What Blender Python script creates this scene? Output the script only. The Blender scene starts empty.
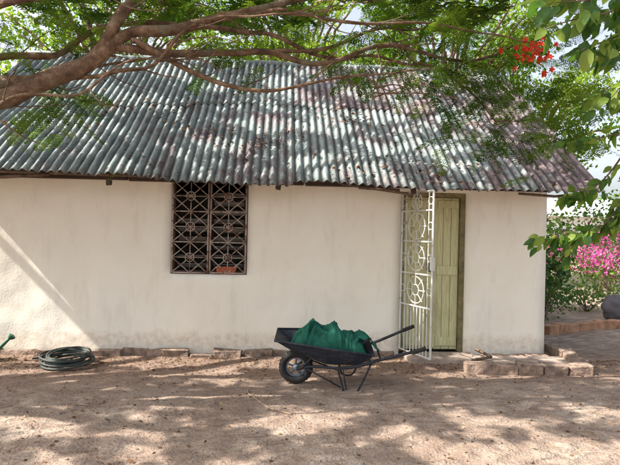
import bpy, math, random
import numpy as np
from mathutils import Vector, Matrix, noise

R = random.Random(7)
NR = np.random.default_rng(11)
scene = bpy.context.scene
COL = scene.collection

# ------------------------------------------------------------------ helpers
def link(o, parent=None):
    COL.objects.link(o)
    if parent: o.parent = parent
    return o
def empty(name, loc=(0,0,0)):
    e = bpy.data.objects.new(name, None); e.empty_display_size = .2
    e.location = loc
    return link(e)

class NT:
    def __init__(s, name, rough=.8, spec=.3):
        s.m = bpy.data.materials.new(name); s.m.use_nodes = True
        s.n = s.m.node_tree.nodes; s.l = s.m.node_tree.links
        s.b = s.n['Principled BSDF']; s.out = s.n['Material Output']
        s.b.inputs['Roughness'].default_value = rough
        s.b.inputs['Specular IOR Level'].default_value = spec
        s.pos = s.n.new('ShaderNodeTexCoord').outputs['Object']
    def map(s, scale, rot=(0,0,0)):
        m = s.n.new('ShaderNodeMapping'); m.inputs['Scale'].default_value = scale
        m.inputs['Rotation'].default_value = rot
        s.l.new(s.pos, m.inputs[0]); return m.outputs[0]
    def noise(s, scale, detail=4, rough=.6, vec=None, dist=0):
        t = s.n.new('ShaderNodeTexNoise'); t.inputs['Scale'].default_value = scale
        t.inputs['Detail'].default_value = min(detail, 4); t.inputs['Roughness'].default_value = rough
        t.inputs['Distortion'].default_value = dist
        s.l.new(vec or s.pos, t.inputs['Vector']); return t.outputs['Fac']
    def voro(s, scale, vec=None, feat='F1'):
        t = s.n.new('ShaderNodeTexVoronoi'); t.feature = feat; t.inputs['Scale'].default_value = scale
        s.l.new(vec or s.pos, t.inputs['Vector']); return t.outputs['Distance']
    def attr(s, name):
        t = s.n.new('ShaderNodeAttribute'); t.attribute_name = name; return t.outputs['Fac']
    def sep(s):
        t = s.n.new('ShaderNodeSeparateXYZ'); s.l.new(s.pos, t.inputs[0]); return t.outputs
    def ramp(s, fac, stops):
        r = s.n.new('ShaderNodeValToRGB'); e = r.color_ramp.elements
        while len(e) < len(stops): e.new(.5)
        for i, (p, c) in enumerate(stops):
            e[i].position = p
            e[i].color = (c, c, c, 1) if isinstance(c, (int, float)) else (*c, 1)
        s.l.new(fac, r.inputs[0]); return r.outputs[0]
    def mix(s, fac, a, b, mode='MIX'):
        m = s.n.new('ShaderNodeMix'); m.data_type = 'RGBA'; m.blend_type = mode
        for sock, v in ((m.inputs[0], fac), (m.inputs[6], a), (m.inputs[7], b)):
            if isinstance(v, (int, float)): sock.default_value = v
            elif isinstance(v, tuple): sock.default_value = (*v, 1)
            else: s.l.new(v, sock)
        return m.outputs[2]
    def math(s, op, a, b=0.0, clamp=False):
        m = s.n.new('ShaderNodeMath'); m.operation = op; m.use_clamp = clamp
        for sock, v in ((m.inputs[0], a), (m.inputs[1], b)):
            if isinstance(v, (int, float)): sock.default_value = v
            else: s.l.new(v, sock)
        return m.outputs[0]
    def color(s, c):
        if isinstance(c, tuple): s.b.inputs['Base Color'].default_value = (*c, 1)
        else: s.l.new(c, s.b.inputs['Base Color'])
    def bump(s, h, strength=.5, dist=.01, prev=None):
        b = s.n.new('ShaderNodeBump'); b.inputs['Strength'].default_value = strength
        b.inputs['Distance'].default_value = dist
        s.l.new(h, b.inputs['Height'])
        if prev: s.l.new(prev, b.inputs['Normal'])
        s.l.new(b.outputs[0], s.b.inputs['Normal']); return b.outputs[0]

def leaf_mat(name, stops, transl=.45, tcol_gain=(1.5, 1.6, .7), rough=.5, matte=False):
    t = NT(name, rough, .35)
    c = t.ramp(t.attr('tint'), stops)
    if matte:
        b = t.n.new('ShaderNodeBsdfDiffuse'); t.l.new(c, b.inputs[0]); front = b.outputs[0]
    else:
        t.color(c); front = t.b.outputs[0]
    if not transl:
        t.l.new(front, t.out.inputs[0]); return t.m
    tr = t.n.new('ShaderNodeBsdfTranslucent')
    tc = t.mix(1.0, c, tcol_gain, 'MULTIPLY'); t.l.new(tc, tr.inputs[0])
    mx = t.n.new('ShaderNodeMixShader'); mx.inputs[0].default_value = transl
    t.l.new(front, mx.inputs[1]); t.l.new(tr.outputs[0], mx.inputs[2])
    t.l.new(mx.outputs[0], t.out.inputs[0]); return t.m

def simple(name, col, rough=.7, metallic=0, nscale=20, var=.35, bump=.2, dist=.003):
    t = NT(name, rough); n = t.noise(nscale, 3)
    dark = tuple(x*(1-var) for x in col); lite = tuple(min(1, x*(1+var*.6)) for x in col)
    t.color(t.ramp(n, [(.3, dark), (.7, lite)])); t.b.inputs['Metallic'].default_value = metallic
    t.bump(n, bump, dist); return t.m

def catmull(pts, n):
    pts = [Vector(p) for p in pts]
    P = [pts[0]*2-pts[1]] + pts + [pts[-1]*2-pts[-2]]
    out = []
    for i in range(1, len(P)-2):
        for k in range(n):
            t = k/n; a, b, c, d = P[i-1], P[i], P[i+1], P[i+2]
            out.append(.5*((2*b)+(c-a)*t+(2*a-5*b+4*c-d)*t*t+(3*b-a-3*c+d)*t**3))
    out.append(P[-2]); return out

class MB:
    def __init__(s): s.v = []; s.f = []; s.mi = []; s.mode = 0
    def add(s, vs, fs):
        o = len(s.v); s.v += [tuple(x) for x in vs]
        for f in fs: s.f.append([i+o for i in f]); s.mi.append(s.mode)
    def box(s, a, b, jit=0, M=None):
        vs = [Vector((x, y, z)) for x in (a[0], b[0]) for y in (a[1], b[1]) for z in (a[2], b[2])]
        if jit: vs = [v+Vector((R.uniform(-jit, jit), R.uniform(-jit, jit), R.uniform(-jit, jit))) for v in vs]
        if M: vs = [M@v for v in vs]
        s.add(vs, [(0,1,3,2),(4,6,7,5),(0,4,5,1),(2,3,7,6),(0,2,6,4),(1,5,7,3)])
    def tube(s, pts, rad, sides=8, closed=False):
        pts = [Vector(p) for p in pts]; n = len(pts)
        if isinstance(rad, (int, float)): rad = [rad]*n
        vs = []; up = None
        for i, p in enumerate(pts):
            if closed: t = pts[(i+1) % n]-pts[i-1]
            else: t = pts[min(i+1, n-1)]-pts[max(i-1, 0)]
            if t.length < 1e-9: t = Vector((0, 0, 1))
            t.normalize()
            if up is None:
                up = t.orthogonal().normalized()
            up = (up-t*up.dot(t))
            if up.length < 1e-6: up = t.orthogonal()
            up.normalize(); w = t.cross(up)
            for k in range(sides):
                a = 2*math.pi*k/sides
                vs.append(p+(up*math.cos(a)+w*math.sin(a))*rad[i])
        fs = []
        for i in range(n if closed else n-1):
            j = (i+1) % n
            for k in range(sides):
                k2 = (k+1) % sides
                fs.append((i*sides+k, i*sides+k2, j*sides+k2, j*sides+k))
        if not closed:
            fs.append(tuple(reversed(range(sides)))); fs.append(tuple((n-1)*sides+k for k in range(sides)))
        s.add(vs, fs)
    def bar(s, a, b, r=.008, sides=6): s.tube([a, b], r, sides)
    def ring(s, c, r, t, ax='y', n=20, sides=5, M=None):
        pts = []
        for k in range(n):
            a = 2*math.pi*k/n; ca, sa = r*math.cos(a), r*math.sin(a)
            d = {'y': (ca, 0, sa), 'z': (ca, sa, 0), 'x': (0, ca, sa)}[ax]
            pts.append(Vector(c)+Vector(d))
        if M: pts = [M@p for p in pts]
        s.tube(pts, t, sides, True)
    def obj(s, name, mats, parent=None, smooth=False, bevel=0):
        me = bpy.data.meshes.new(name); me.from_pydata(s.v, [], s.f)
        for m in (mats if isinstance(mats, list) else [mats]): me.materials.append(m)
        me.polygons.foreach_set('material_index', s.mi)
        if smooth: me.polygons.foreach_set('use_smooth', [True]*len(s.f))
        me.update()
        o = link(bpy.data.objects.new(name, me), parent)
        if bevel:
            b = o.modifiers.new('bevel', 'BEVEL'); b.width = bevel; b.segments = 2; b.limit_method = 'ANGLE'
        return o

def fast_mesh(name, V, Q, tint, mats, parent=None, smooth=False):
    me = bpy.data.meshes.new(name)
    me.vertices.add(len(V)); me.vertices.foreach_set('co', V.astype(np.float32).ravel())
    me.loops.add(len(Q)*4); me.loops.foreach_set('vertex_index', Q.astype(np.int32).ravel())
    me.polygons.add(len(Q)); me.polygons.foreach_set('loop_start', (np.arange(len(Q))*4).astype(np.int32))
    for m in (mats if isinstance(mats, list) else [mats]): me.materials.append(m)
    if smooth: me.polygons.foreach_set('use_smooth', [True]*len(Q))
    me.update(calc_edges=True)
    a = me.attributes.new('tint', 'FLOAT', 'FACE'); a.data.foreach_set('value', tint.astype(np.float32))
    me.validate()
    return link(bpy.data.objects.new(name, me), parent)

def rot_from(dirs, ups):
    x = dirs/np.linalg.norm(dirs, axis=1, keepdims=True)
    y = np.cross(ups, x); y /= np.linalg.norm(y, axis=1, keepdims=True)+1e-9
    z = np.cross(x, y)
    return np.stack([x, y, z], axis=2)
def scatter(name, tv, tq, locs, rots, scales, tints, mats, parent=None, ftint=.12, smooth=False):
    N = len(locs); n = len(tv)
    V = np.einsum('nij,kj->nki', rots, tv)*scales[:, None, None]+locs[:, None, :]
    Q = tq[None, :, :]+(np.arange(N)*n)[:, None, None]
    T = np.repeat(tints, len(tq))+NR.uniform(-ftint, ftint, N*len(tq))
    return fast_mesh(name, V.reshape(-1, 3), Q.reshape(-1, 4), np.clip(T, 0, 1), mats, parent, smooth=smooth)

def frond_template(L=.42, pairs=12, pin=.11, sub=0, pw=.017, lw=.0065):
    V = []; Q = []
    def quad(p, d, w, l):
        d = np.array(d, float); d /= np.linalg.norm(d); s = np.cross([0, 0, 1], d); s /= np.linalg.norm(s)
        p = np.array(p, float); i = len(V)
        V.extend([p, p+d*l*.5+s*w*.5, p+d*l, p+d*l*.5-s*w*.5]); Q.append([i, i+1, i+2, i+3])
    def z(x): return -.9*x*x
    for k in range(6):
        x0, x1 = L*k/6, L*(k+1)/6; i = len(V)
        V.extend([(x0, -.002, z(x0)), (x1, -.002, z(x1)), (x1, .002, z(x1)), (x0, .002, z(x0))]); Q.append([i, i+1, i+2, i+3])
    for k in range(pairs):
        u = (k+.8)/pairs; x = L*u; l = pin*(math.sin(math.pi*(.18+.8*u))**.7)
        for sd in (-1, 1):
            jz = R.uniform(-.35, .15) if sub else 0
            d = np.array([.45+(R.uniform(-.2, .25) if sub else 0), sd, -.25+jz])
            d /= np.linalg.norm(d)
            if not sub: quad((x, 0, z(x)), d, pw, l)
            else:
                for j in range(sub):
                    q = (j+.5)/sub; p = np.array([x, 0, z(x)])+d*l*q
                    for s2 in (-1, 1):
                        e = d*R.uniform(.3, .8)+s2*np.cross([0, 0, 1], d)+np.array([0, 0, R.uniform(-.35, .35)]); quad(p, e, lw*R.uniform(.8, 1.2), .022*(1-.3*q)*R.uniform(.8, 1.2))
    return np.array(V, float), np.array(Q)
def ovate_template():
    xs = [0, .22, .5, .8, 1.0]; ws = [.02, .24, .29, .16, .0]; V = []; Q = []
    for x, w in zip(xs, ws):
        zc = -.25*x*x
        V += [(x, -w, zc+.25*w), (x, 0, zc), (x, w, zc+.25*w)]
    for i in range(4):
        a = i*3; Q += [[a, a+3, a+4, a+1], [a+1, a+4, a+5, a+2]]
    return np.array(V, float), np.array(Q)
LOZ = (np.array([(0, 0, 0), (.5, .28, .04), (1, 0, -.1), (.5, -.28, .04)], float), np.array([[0, 1, 2, 3]]))
FR_LO = frond_template(pairs=7, pin=.13, pw=.085, L=.42); FR_HI = frond_template(pairs=11, pin=.085, sub=5, L=.31, lw=.012)
OV = ovate_template()
def rdir(n, zlo=-1, zhi=1):
    z = NR.uniform(zlo, zhi, n); a = NR.uniform(0, 2*np.pi, n); r = np.sqrt(np.clip(1-z*z, 0, 1))
    return np.stack([r*np.cos(a), r*np.sin(a), z], 1)

# ------------------------------------------------------------------ materials
def wall_material():
    t = NT('limewashed_plaster', .9, .1)
    x, y, z = t.sep()
    big = t.noise(1.3, 3, .6)
    base = t.ramp(big, [(.3, (.85, .80, .68)), (.65, (.90, .865, .765))])
    st = t.noise(3, 4, .7, t.map((1.6, 1.6, .4)))
    base = t.mix(t.ramp(st, [(.52, 0.0), (.72, .38)]), base, (.66, .61, .51))
    h = t.math('ADD', z, t.math('MULTIPLY', t.noise(5, 3, .7), -.28))
    foot = t.ramp(h, [(0.0, .6), (.09, 0.0)])
    foot = t.math('MULTIPLY', foot, t.ramp(t.noise(14, 3), [(.3, .1), (.7, .9)]))
    base = t.mix(foot, base, (.50, .37, .27))
    vo = t.ramp(t.voro(2.1), [(0.0, .6), (.022, .0)])
    base = t.mix(vo, base, (.3, .25, .2))
    chips = t.ramp(t.noise(7, 4, .8), [(.70, 0.0), (.73, .5)])
    base = t.mix(chips, base, (.62, .55, .46))
    t.color(base)
    b = t.bump(t.noise(2.5, 1), .5, .05); t.bump(t.noise(40, 2), .35, .006, b)
    return t.m
def roof_material():
    t = NT('weathered_corrugated_zinc', .6, .35)
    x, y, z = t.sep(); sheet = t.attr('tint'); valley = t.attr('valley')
    zinc = t.ramp(t.noise(4, 4, .7, t.map((6, .9, .9))), [(.3, (.10, .135, .135)), (.5, (.20, .245, .24)), (.7, (.36, .41, .395))])
    rust = t.ramp(t.noise(7, 4, .7, t.map((5, 1, 1))), [(.3, (.055, .04, .046)), (.5, (.135, .095, .098)), (.72, (.27, .215, .21))])
    rx = t.math('ADD', t.math('MULTIPLY', x, .11), .36)
    rr = t.math('ADD', rx, t.math('MULTIPLY', t.math('SUBTRACT', sheet, .5), .35))
    nn = t.noise(1.9, 4, .75, t.map((1.6, .9, .9)))
    rr = t.math('ADD', rr, t.math('MULTIPLY', t.math('SUBTRACT', nn, .5), 2.2))
    c = t.mix(t.ramp(rr, [(.36, 0.0), (.7, 1.0)]), zinc, rust)
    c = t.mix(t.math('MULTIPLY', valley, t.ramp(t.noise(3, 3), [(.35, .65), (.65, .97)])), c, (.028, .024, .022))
    pale = t.ramp(t.noise(9, 4, .8, t.map((1.5, .7, .7))), [(.58, 0.0), (.70, .5)])  # pale oxide on the ridges, also painted in to brighten the sun spots
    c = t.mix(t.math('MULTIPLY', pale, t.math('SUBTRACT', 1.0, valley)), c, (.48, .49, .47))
    t.color(c); t.bump(t.noise(60, 2), .25, .003)
    return t.m
def ground_material():
    t = NT('sandy_earth', .95, .05)
    x, y, z = t.sep()
    n1 = t.noise(.6, 2, .65); n2 = t.noise(5, 4, .7); n3 = t.noise(55, 3, .7)
    c = t.ramp(n1, [(.32, (.31, .232, .18)), (.52, (.41, .325, .26)), (.7, (.50, .415, .34))])
    c = t.mix(t.ramp(n2, [(.42, .7), (.6, 0.0)]), c, (.23, .165, .13))
    c = t.mix(t.ramp(n3, [(.35, .55), (.55, 0.0)]), c, (.15, .105, .08))
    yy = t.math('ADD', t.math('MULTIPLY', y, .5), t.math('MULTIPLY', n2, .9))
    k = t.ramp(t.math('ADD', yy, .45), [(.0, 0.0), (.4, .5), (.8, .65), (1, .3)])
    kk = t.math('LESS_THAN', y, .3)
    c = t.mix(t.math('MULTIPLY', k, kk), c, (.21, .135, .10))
    peb = t.ramp(t.voro(38), [(.0, 1.0), (.16, 1.0), (.24, 0.0)])
    pm = t.math('MULTIPLY', peb, t.ramp(n2, [(.52, 0.0), (.6, .8)]))
    c = t.mix(pm, c, (.48, .41, .34))
    t.color(c)
    b = t.bump(n2, .8, .06); b = t.bump(n3, 1.0, .014, b)
    w = t.n.new('ShaderNodeTexWave'); w.inputs['Scale'].default_value = 3.2; w.inputs['Distortion'].default_value = 5
    w.inputs['Detail'].default_value = 1; w.inputs['Detail Scale'].default_value = 1.2
    t.l.new(t.map((.35, 1.6, 1), (0, 0, .35)), w.inputs['Vector'])
    t.bump(w.outputs['Fac'], .5, .035, b)
    return t.m
def bark_material():
    t = NT('flame_tree_bark', .9, .2)
    n = t.noise(9, 4, .7)
    c = t.ramp(n, [(.3, (.055, .035, .025)), (.5, (.13, .08, .05)), (.72, (.27, .185, .125))])
    c = t.mix(t.ramp(t.noise(4, 2), [(.55, 0.0), (.68, .4)]), c, (.19, .20, .14))
    t.color(c); b = t.bump(n, .9, .035); t.bump(t.noise(45, 2), .6, .006, b)
    return t.m

M_WALL = wall_material(); M_ROOF = roof_material(); M_GND = ground_material(); M_BARK = bark_material()
M_STONE = simple('old_brick_footing', (.27, .195, .15), .95, nscale=11, var=.55, bump=1.0, dist=.03)
M_CONC = simple('dusty_concrete', (.38, .30, .245), .95, nscale=9, var=.4, bump=.7, dist=.012)
M_DARKWOOD = simple('dark_brown_wood', (.055, .032, .022), .6, nscale=15)
M_GREYWOOD = simple('weathered_pole', (.15, .10, .07), .85, nscale=18, var=.5)
M_BLACKIRON = simple('dark_painted_steel', (.022, .025, .032), .55, nscale=25, var=.5)
M_INT = simple('interior_dark', (.07, .06, .055), .9)
def flaky(name, paint, under, thr=.6, rough=.55, scale=14):
    t = NT(name, rough, .35); n = t.noise(scale, 4, .75)
    c = t.mix(t.ramp(n, [(thr, 0.0), (thr+.05, 1.0)]), t.ramp(t.noise(3, 3), [(.3, tuple(q*.82 for q in paint)), (.7, paint)]), under)
    t.color(c); t.bump(n, .3, .003); return t.m
M_WHITEIRON = flaky('white_painted_iron', (.60, .61, .58), (.18, .10, .07))
M_CREAMIRON = flaky('rusty_cream_iron', (.46, .38, .32), (.17, .09, .06), .52)
def door_mat():
    t = NT('faded_olive_paint', .65, .3)
    g = t.noise(5, 4, .7, t.map((14, 14, .8)))
    c = t.ramp(g, [(.3, (.42, .40, .20)), (.55, (.60, .58, .33)), (.75, (.68, .66, .44))])
    st = t.noise(2.2, 4, .7, t.map((2, 2, .7)))
    c = t.mix(t.ramp(st, [(.48, 0.0), (.7, .7)]), c, (.33, .27, .14))
    t.color(c); t.bump(g, .4, .004); return t.m
M_DOOR = door_mat()
M_DOORFR = simple('olive_door_frame', (.21, .18, .09), .7, nscale=12, var=.4)
M_LOUVRE = simple('frosted_louvre_glass', (.26, .25, .24), .25, nscale=5)
M_TERRA = simple('terracotta', (.42, .11, .05), .8)
M_HOSE = simple('grey_green_hose', (.05, .06, .052), .5, nscale=6)
M_GREENPL = simple('dark_green_plastic', (.015, .11, .055), .4, nscale=6)
M_TYRE = simple('tyre_rubber', (.028, .026, .026), .85)
M_RIM = flaky('blue_grey_wheel_rim', (.13, .17, .21), (.14, .08, .05), .55)
def tray_mat():
    t = NT('worn_navy_steel', .55, .3)
    n = t.noise(7, 4, .7)
    c = t.ramp(n, [(.35, (.012, .017, .028)), (.56, (.026, .034, .048)), (.64, (.09, .06, .05)), (.8, (.15, .13, .12))])
    t.color(c); t.bump(n, .2, .004); return t.m
M_TRAY = tray_mat()
def tarp_mat():
    t = NT('green_shade_net', .75, .15)
    n = t.noise(7, 3)
    t.color(t.ramp(n, [(.3, (.005, .05, .034)), (.7, (.025, .15, .10))]))
    t.bump(t.noise(26, 3), .6, .014); return t.m
M_TARP = tarp_mat()
LM_FEATHER = leaf_mat('feathery_leaf', [(0, (.025, .06, .013)), (.5, (.065, .125, .02)), (1, (.15, .21, .03))], .45, matte=True)
LM_CANOPY = leaf_mat('canopy_leaf', [(0, (.025, .06, .013)), (.5, (.065, .125, .02)), (1, (.15, .21, .03))], 0, matte=True)
LM_OVATE = leaf_mat('broad_leaf', [(0, (.025, .075, .018)), (.5, (.075, .16, .028)), (1, (.20, .27, .045))], .45)
LM_BACK = leaf_mat('background_leaf', [(0, (.035, .085, .012)), (.5, (.11, .20, .03)), (1, (.25, .34, .06))], .5, (1.6, 1.6, .8), matte=True)
LM_DARK = leaf_mat('shrub_leaf', [(0, (.02, .05, .015)), (.5, (.045, .11, .025)), (1, (.10, .19, .04))], .3)
LM_LITTER = leaf_mat('dry_leaf', [(0, (.07, .035, .02)), (.5, (.18, .10, .055)), (1, (.36, .26, .15))], 0, matte=True)
LM_RED = leaf_mat('scarlet_petal', [(0, (.50, .02, .008)), (1, (.80, .07, .02))], .25, (1, 1, 1))
LM_PINK = leaf_mat('magenta_bract', [(0, (.42, .03, .20)), (1, (.70, .12, .38))], .3, (1, 1, 1))
M_ROCK = simple('grey_rock', (.13, .12, .13), .9, nscale=4, bump=.8, dist=.05)

# ------------------------------------------------------------------ ground
def axis(lo, a, b, hi, step, grow=1.35):
    c = list(np.arange(a, b+1e-6, step)); s = step; x = b
    right = []
    while x < hi: s *= grow; x += s; right.append(x)
    s = step; x = a; left = []
    while x > lo: s *= grow; x -= s; left.append(x)
    return np.array(left[::-1]+c+right)
def gheight(x, y):
    h = noise.noise(Vector((x*.55, y*.55, 3.1)))*.03+noise.noise(Vector((x*2.3, y*2.3, 0)))*.016+noise.noise(Vector((x*7, y*7, 5)))*.010
    if y > -.9 and abs(y) < 6: h *= max(.3, min(1, (-y-.1)/.8))
    s = min(1, max(0, (y+1.35)/.6)); s = s*s*(3-2*s)
    e = min(1, max(0, (5.5-y)/3)) if y > 2.5 else 1
    return h-.012-.06*s*e
xs = axis(-260, -6, 6, 260, .05); ys = axis(-120, -5.2, 2, 320, .05)
XX, YY = np.meshgrid(xs, ys)
ZZ = np.array([gheight(a, b) if (abs(a) < 30 and abs(b) < 30) else -.012 for a, b in zip(XX.ravel(), YY.ravel())])
nx, ny = len(xs), len(ys)
I = np.arange(nx*ny).reshape(ny, nx)
Q = np.stack([I[:-1, :-1], I[:-1, 1:], I[1:, 1:], I[1:, :-1]], -1).reshape(-1, 4)
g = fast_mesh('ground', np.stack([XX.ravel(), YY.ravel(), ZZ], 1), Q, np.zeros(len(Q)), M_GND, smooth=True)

# ------------------------------------------------------------------ house
house = empty('whitewashed_house')
XL, XR, WH, TH, DEP = -4.05, 3.53, 2.44, .18, 5.0
WX0, WX1, WZ0, WZ1 = -1.36, -.40, .94, 2.15
DX0, DX1, DZ1 = 1.58, 2.45, 2.06
def front_wall():
    m = MB()
    def lines(vals, step):
        out = []
        for a, b in zip(vals[:-1], vals[1:]):
            n = max(1, round((b-a)/step)); out += [a+(b-a)*k/n for k in range(n)]
        return out+[vals[-1]]
    X = lines([XL, WX0, WX1, DX0, DX1, XR], .12); Z = lines([-.2, WZ0, DZ1, WZ1, WH], .12)
    def yv(x, z):
        return noise.noise(Vector((x*.9, z*.9, 1)))*.016+noise.noise(Vector((x*3, z*3, 8)))*.006
    idx = {}
    vs = []
    for i, x in enumerate(X):
        for j, z in enumerate(Z):
            idx[i, j] = len(vs); vs.append((x, yv(x, z), z))
    fs = []
    for i in range(len(X)-1):
        for j in range(len(Z)-1):
            cx, cz = (X[i]+X[i+1])/2, (Z[j]+Z[j+1])/2
            if WX0 < cx < WX1 and WZ0 < cz < WZ1: continue
            if DX0 < cx < DX1 and cz < DZ1: continue
            fs.append((idx[i, j], idx[i+1, j], idx[i+1, j+1], idx[i, j+1]))
    m.add(vs, fs)
    o = m.obj('front_wall', M_WALL, house, smooth=True)
    so = o.modifiers.new('thick', 'SOLIDIFY'); so.thickness = TH; so.offset = -1
front_wall()
m = MB()
RZ = lambda y: 2.08+(y+.5)*.79 if y <= 2.5 else 2.08+(5.5-y)*.79
for x0, x1 in ((XL, XL+TH), (XR-TH, XR)):
    prof = [(TH+.005, -.2), (DEP, -.2), (DEP, RZ(DEP)-.04), (2.5, RZ(2.5)-.04), (TH+.005, RZ(TH)-.04)]
    vs = [(x0, a, b) for a, b in prof]+[(x1, a, b) for a, b in prof]
    m.add(vs, [(0, 1, 2, 3, 4)[::-1], (5, 6, 7, 8, 9)]+[(k, (k+1) % 5, 5+(k+1) % 5, 5+k) for k in range(5)])
m.obj('gable_walls', M_WALL, house)
m = MB(); m.box((XL+TH+.002, DEP-TH, -.2), (XR-TH-.002, DEP-.002, 2.35)); m.obj('back_wall', M_WALL, house)
m = MB(); m.box((XL+TH+.004, TH+.03, -.05), (XR-TH-.004, DEP-TH-.003, -.01)); m.obj('floor', M_INT, house)
m = MB(); m.box((XL+TH+.004, TH+.03, 2.30), (XR-TH-.004, DEP-TH-.003, 2.33)); m.obj('ceiling_boards', M_INT, house)

def roof():
    V = []; Qs = []; T = []; VA = []
    pitch = .106; ncor = 7; W = pitch*ncor; amp = .020
    x0r, x1r = -4.32, 3.95
    SL = math.hypot(3.0, 2.37); c, s = 3.0/SL, 2.37/SL
    for side in (0, 1):
        for row in (0, 1):
            x = x0r; k = 0
            while x < x1r-.05:
                tint = R.random(); eo = R.uniform(-.06, .04); lift = R.uniform(0, .006)+(.009 if k % 2 else 0)+row*.013
                u0 = (-.0+eo) if row == 0 else 2.0+R.uniform(-.14, .14); u1 = 2.25 if row == 0 else SL+.02
                w = min(W, x1r-x); nxn = int(round(w/pitch))*8+1; nyn = 11; base = len(V)
                skew = R.uniform(-.014, .014)
                for j in range(nyn):
                    u = u0+(u1-u0)*j/(nyn-1)
                    for i in range(nxn):
                        xx = x+(w+.02)*i/(nxn-1)
                        ph = 2*math.pi*(xx-x0r)/pitch
                        h = amp*math.cos(ph)+lift+noise.noise(Vector((xx*.7, u*.9, side*9)))*.04
                        h += .018*noise.noise(Vector((xx*3, u*2, 4+side)))
                        if side == 0: h += (.06*min(1, max(0, (-1.2-xx)/2.2))-.015*math.sin((xx-.6)*1.3)*(xx > .6))*max(0, 1-u/2.0)
                        if row == 0 and j == 0: h += .014*noise.noise(Vector((xx*14, 3, 1)))
                        uu = u+skew*(i/(nxn-1))*4*(1 if j == 0 else 0)
                        yy = -.5+uu*c-h*s; zz = 2.08+uu*s+h*c
                        if side: yy = 5.0-yy
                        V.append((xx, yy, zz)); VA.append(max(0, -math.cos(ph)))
                for j in range(nyn-1):
                    for i in range(nxn-1):
                        a = base+j*nxn+i; Qs.append((a, a+1, a+nxn+1, a+nxn)); T.append(tint)
                x += W; k += 1
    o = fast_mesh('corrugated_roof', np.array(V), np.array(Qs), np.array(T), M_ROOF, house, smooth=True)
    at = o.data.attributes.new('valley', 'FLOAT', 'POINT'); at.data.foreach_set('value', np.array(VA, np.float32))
    so = o.modifiers.new('thick', 'SOLIDIFY'); so.thickness = .003; so.offset = 1
roof()
m = MB()
pts = [(-4.34+i*.2, 2.5, 4.465+.012*math.sin(i*1.3)) for i in range(42)]
m.tube(pts, .055, 8); m.obj('ridge_cap', M_ROOF, house, smooth=True)
m = MB()
for x in np.arange(-4.2, 3.8, 1.36):
    x += R.uniform(-.05, .05)
    m.tube([(x, -.38, 2.10), (x, 2.45, 4.335)], .032, 7)
for y, z in ((-.33, 2.145), (.9, 3.11)):
    m.tube([(-4.3, y, z), (-1.5, y, z-.01), (1.2, y, z+.005), (3.9, y, z)], .026, 7)
m.tube([(-4.3, -.40, 2.085), (-3.2, -.42, 2.065), (-2.7, -.40, 2.11)], .022, 6)
m.tube([(.75, -.36, 2.10), (1.5, -.44, 2.0), (1.58, -.44, 1.98)], .016, 6)
m.tube([(.95, -.40, 2.06), (1.45, -.42, 2.035)], .02, 6)
m.tube([(2.95, -.40, 2.04), (3.5, -.25, 2.03), (3.85, -.3, 2.08)], .016, 6)
m.obj('rafters', M_GREYWOOD, house, smooth=True)
m = MB()   # added dark strip standing in for the eave's shadow on the wall
for a, b in ((-4.0, -1.9), (-1.88, .3), (.32, 1.9), (1.92, 3.5)): m.box((a, -.10, 2.095), (b, -.035, 2.17), .008)
m.obj('eave_shadow_strip', M_DARKWOOD, house, bevel=.008)
m = MB()
for x in (-2.0, -.02, 1.62):
    m.box((x-.03, -.46, 2.0), (x+.03, -.40, 2.06), .006)
m.obj('rafter_bolts', M_DARKWOOD, house, bevel=.008)

# window
m = MB(); e = .045
m.box((WX0+.002, .03, WZ0+.002), (WX0+e, .11, WZ1-.002)); m.box((WX1-e, .03, WZ0+.002), (WX1-.002, .11, WZ1-.002))
m.box((WX0+e+.001, .032, WZ0+.003), (WX1-e-.001, .108, WZ0+e)); m.box((WX0+e+.001, .032, WZ1-e), (WX1-e-.001, .108, WZ1-.003))
m.box((-.905, .028, WZ0+e+.001), (-.855, .106, WZ1-e-.001))
m.obj('window_frame', M_DARKWOOD, house, bevel=.004)
m = MB()
for k in range(9):
    z = 1.04+k*.115
    for a, b in ((WX0+.06, -.915), (-.845, WX1-.06)):
        if a < -1 and k in (2, 6, 7, 8): continue
        M = Matrix.Translation((0, .16, z))@Matrix.Rotation(math.radians(-28+R.uniform(-6, 6)), 4, 'X')
        m.box((a, -.05, -.003), (b, .05, .003), M=M)
m.obj('louvre_panes', M_LOUVRE, house)
m = MB()
GX = [WX0+.02, -.895, -.865, WX1-.02]; gy = -.015; zb, zt = WZ0+.02, WZ1-.03
for xa, xb in ((GX[0], GX[1]), (GX[2], GX[3])):
    w = xb-xa; xm = (xa+xb)/2; hh = (zt-zb)/3
    for x in (xa, xb): m.bar((x, gy, zb), (x, gy, zt), .011)
    m.bar((xm, gy+.006, zb), (xm, gy+.006, zt), .007)
    for k in range(4): m.bar((xa, gy+.003, zb+hh*k), (xb, gy+.003, zb+hh*k), .009)
    for k in range(3):
        z0 = zb+hh*k; z1 = z0+hh; zm = (z0+z1)/2
        m.bar((xa, gy-.002, z0), (xb, gy-.002, z1), .0065, 5); m.bar((xb, gy-.006, z0), (xa, gy-.006, z1), .0065, 5)
        m.bar((xa, gy+.001, zm), (xb, gy+.001, zm), .006, 5)
        for p, q in (((xa, zm), (xm, z1)), ((xm, z1), (xb, zm)), ((xb, zm), (xm, z0)), ((xm, z0), (xa, zm))):
            m.bar((p[0], gy-.010, p[1]), (q[0], gy-.010, q[1]), .0065, 5)
        m.ring((xm, gy-.013, zm), .055, .006, n=14)
m.obj('window_grille', M_CREAMIRON, house, smooth=True)
m = MB()
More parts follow.
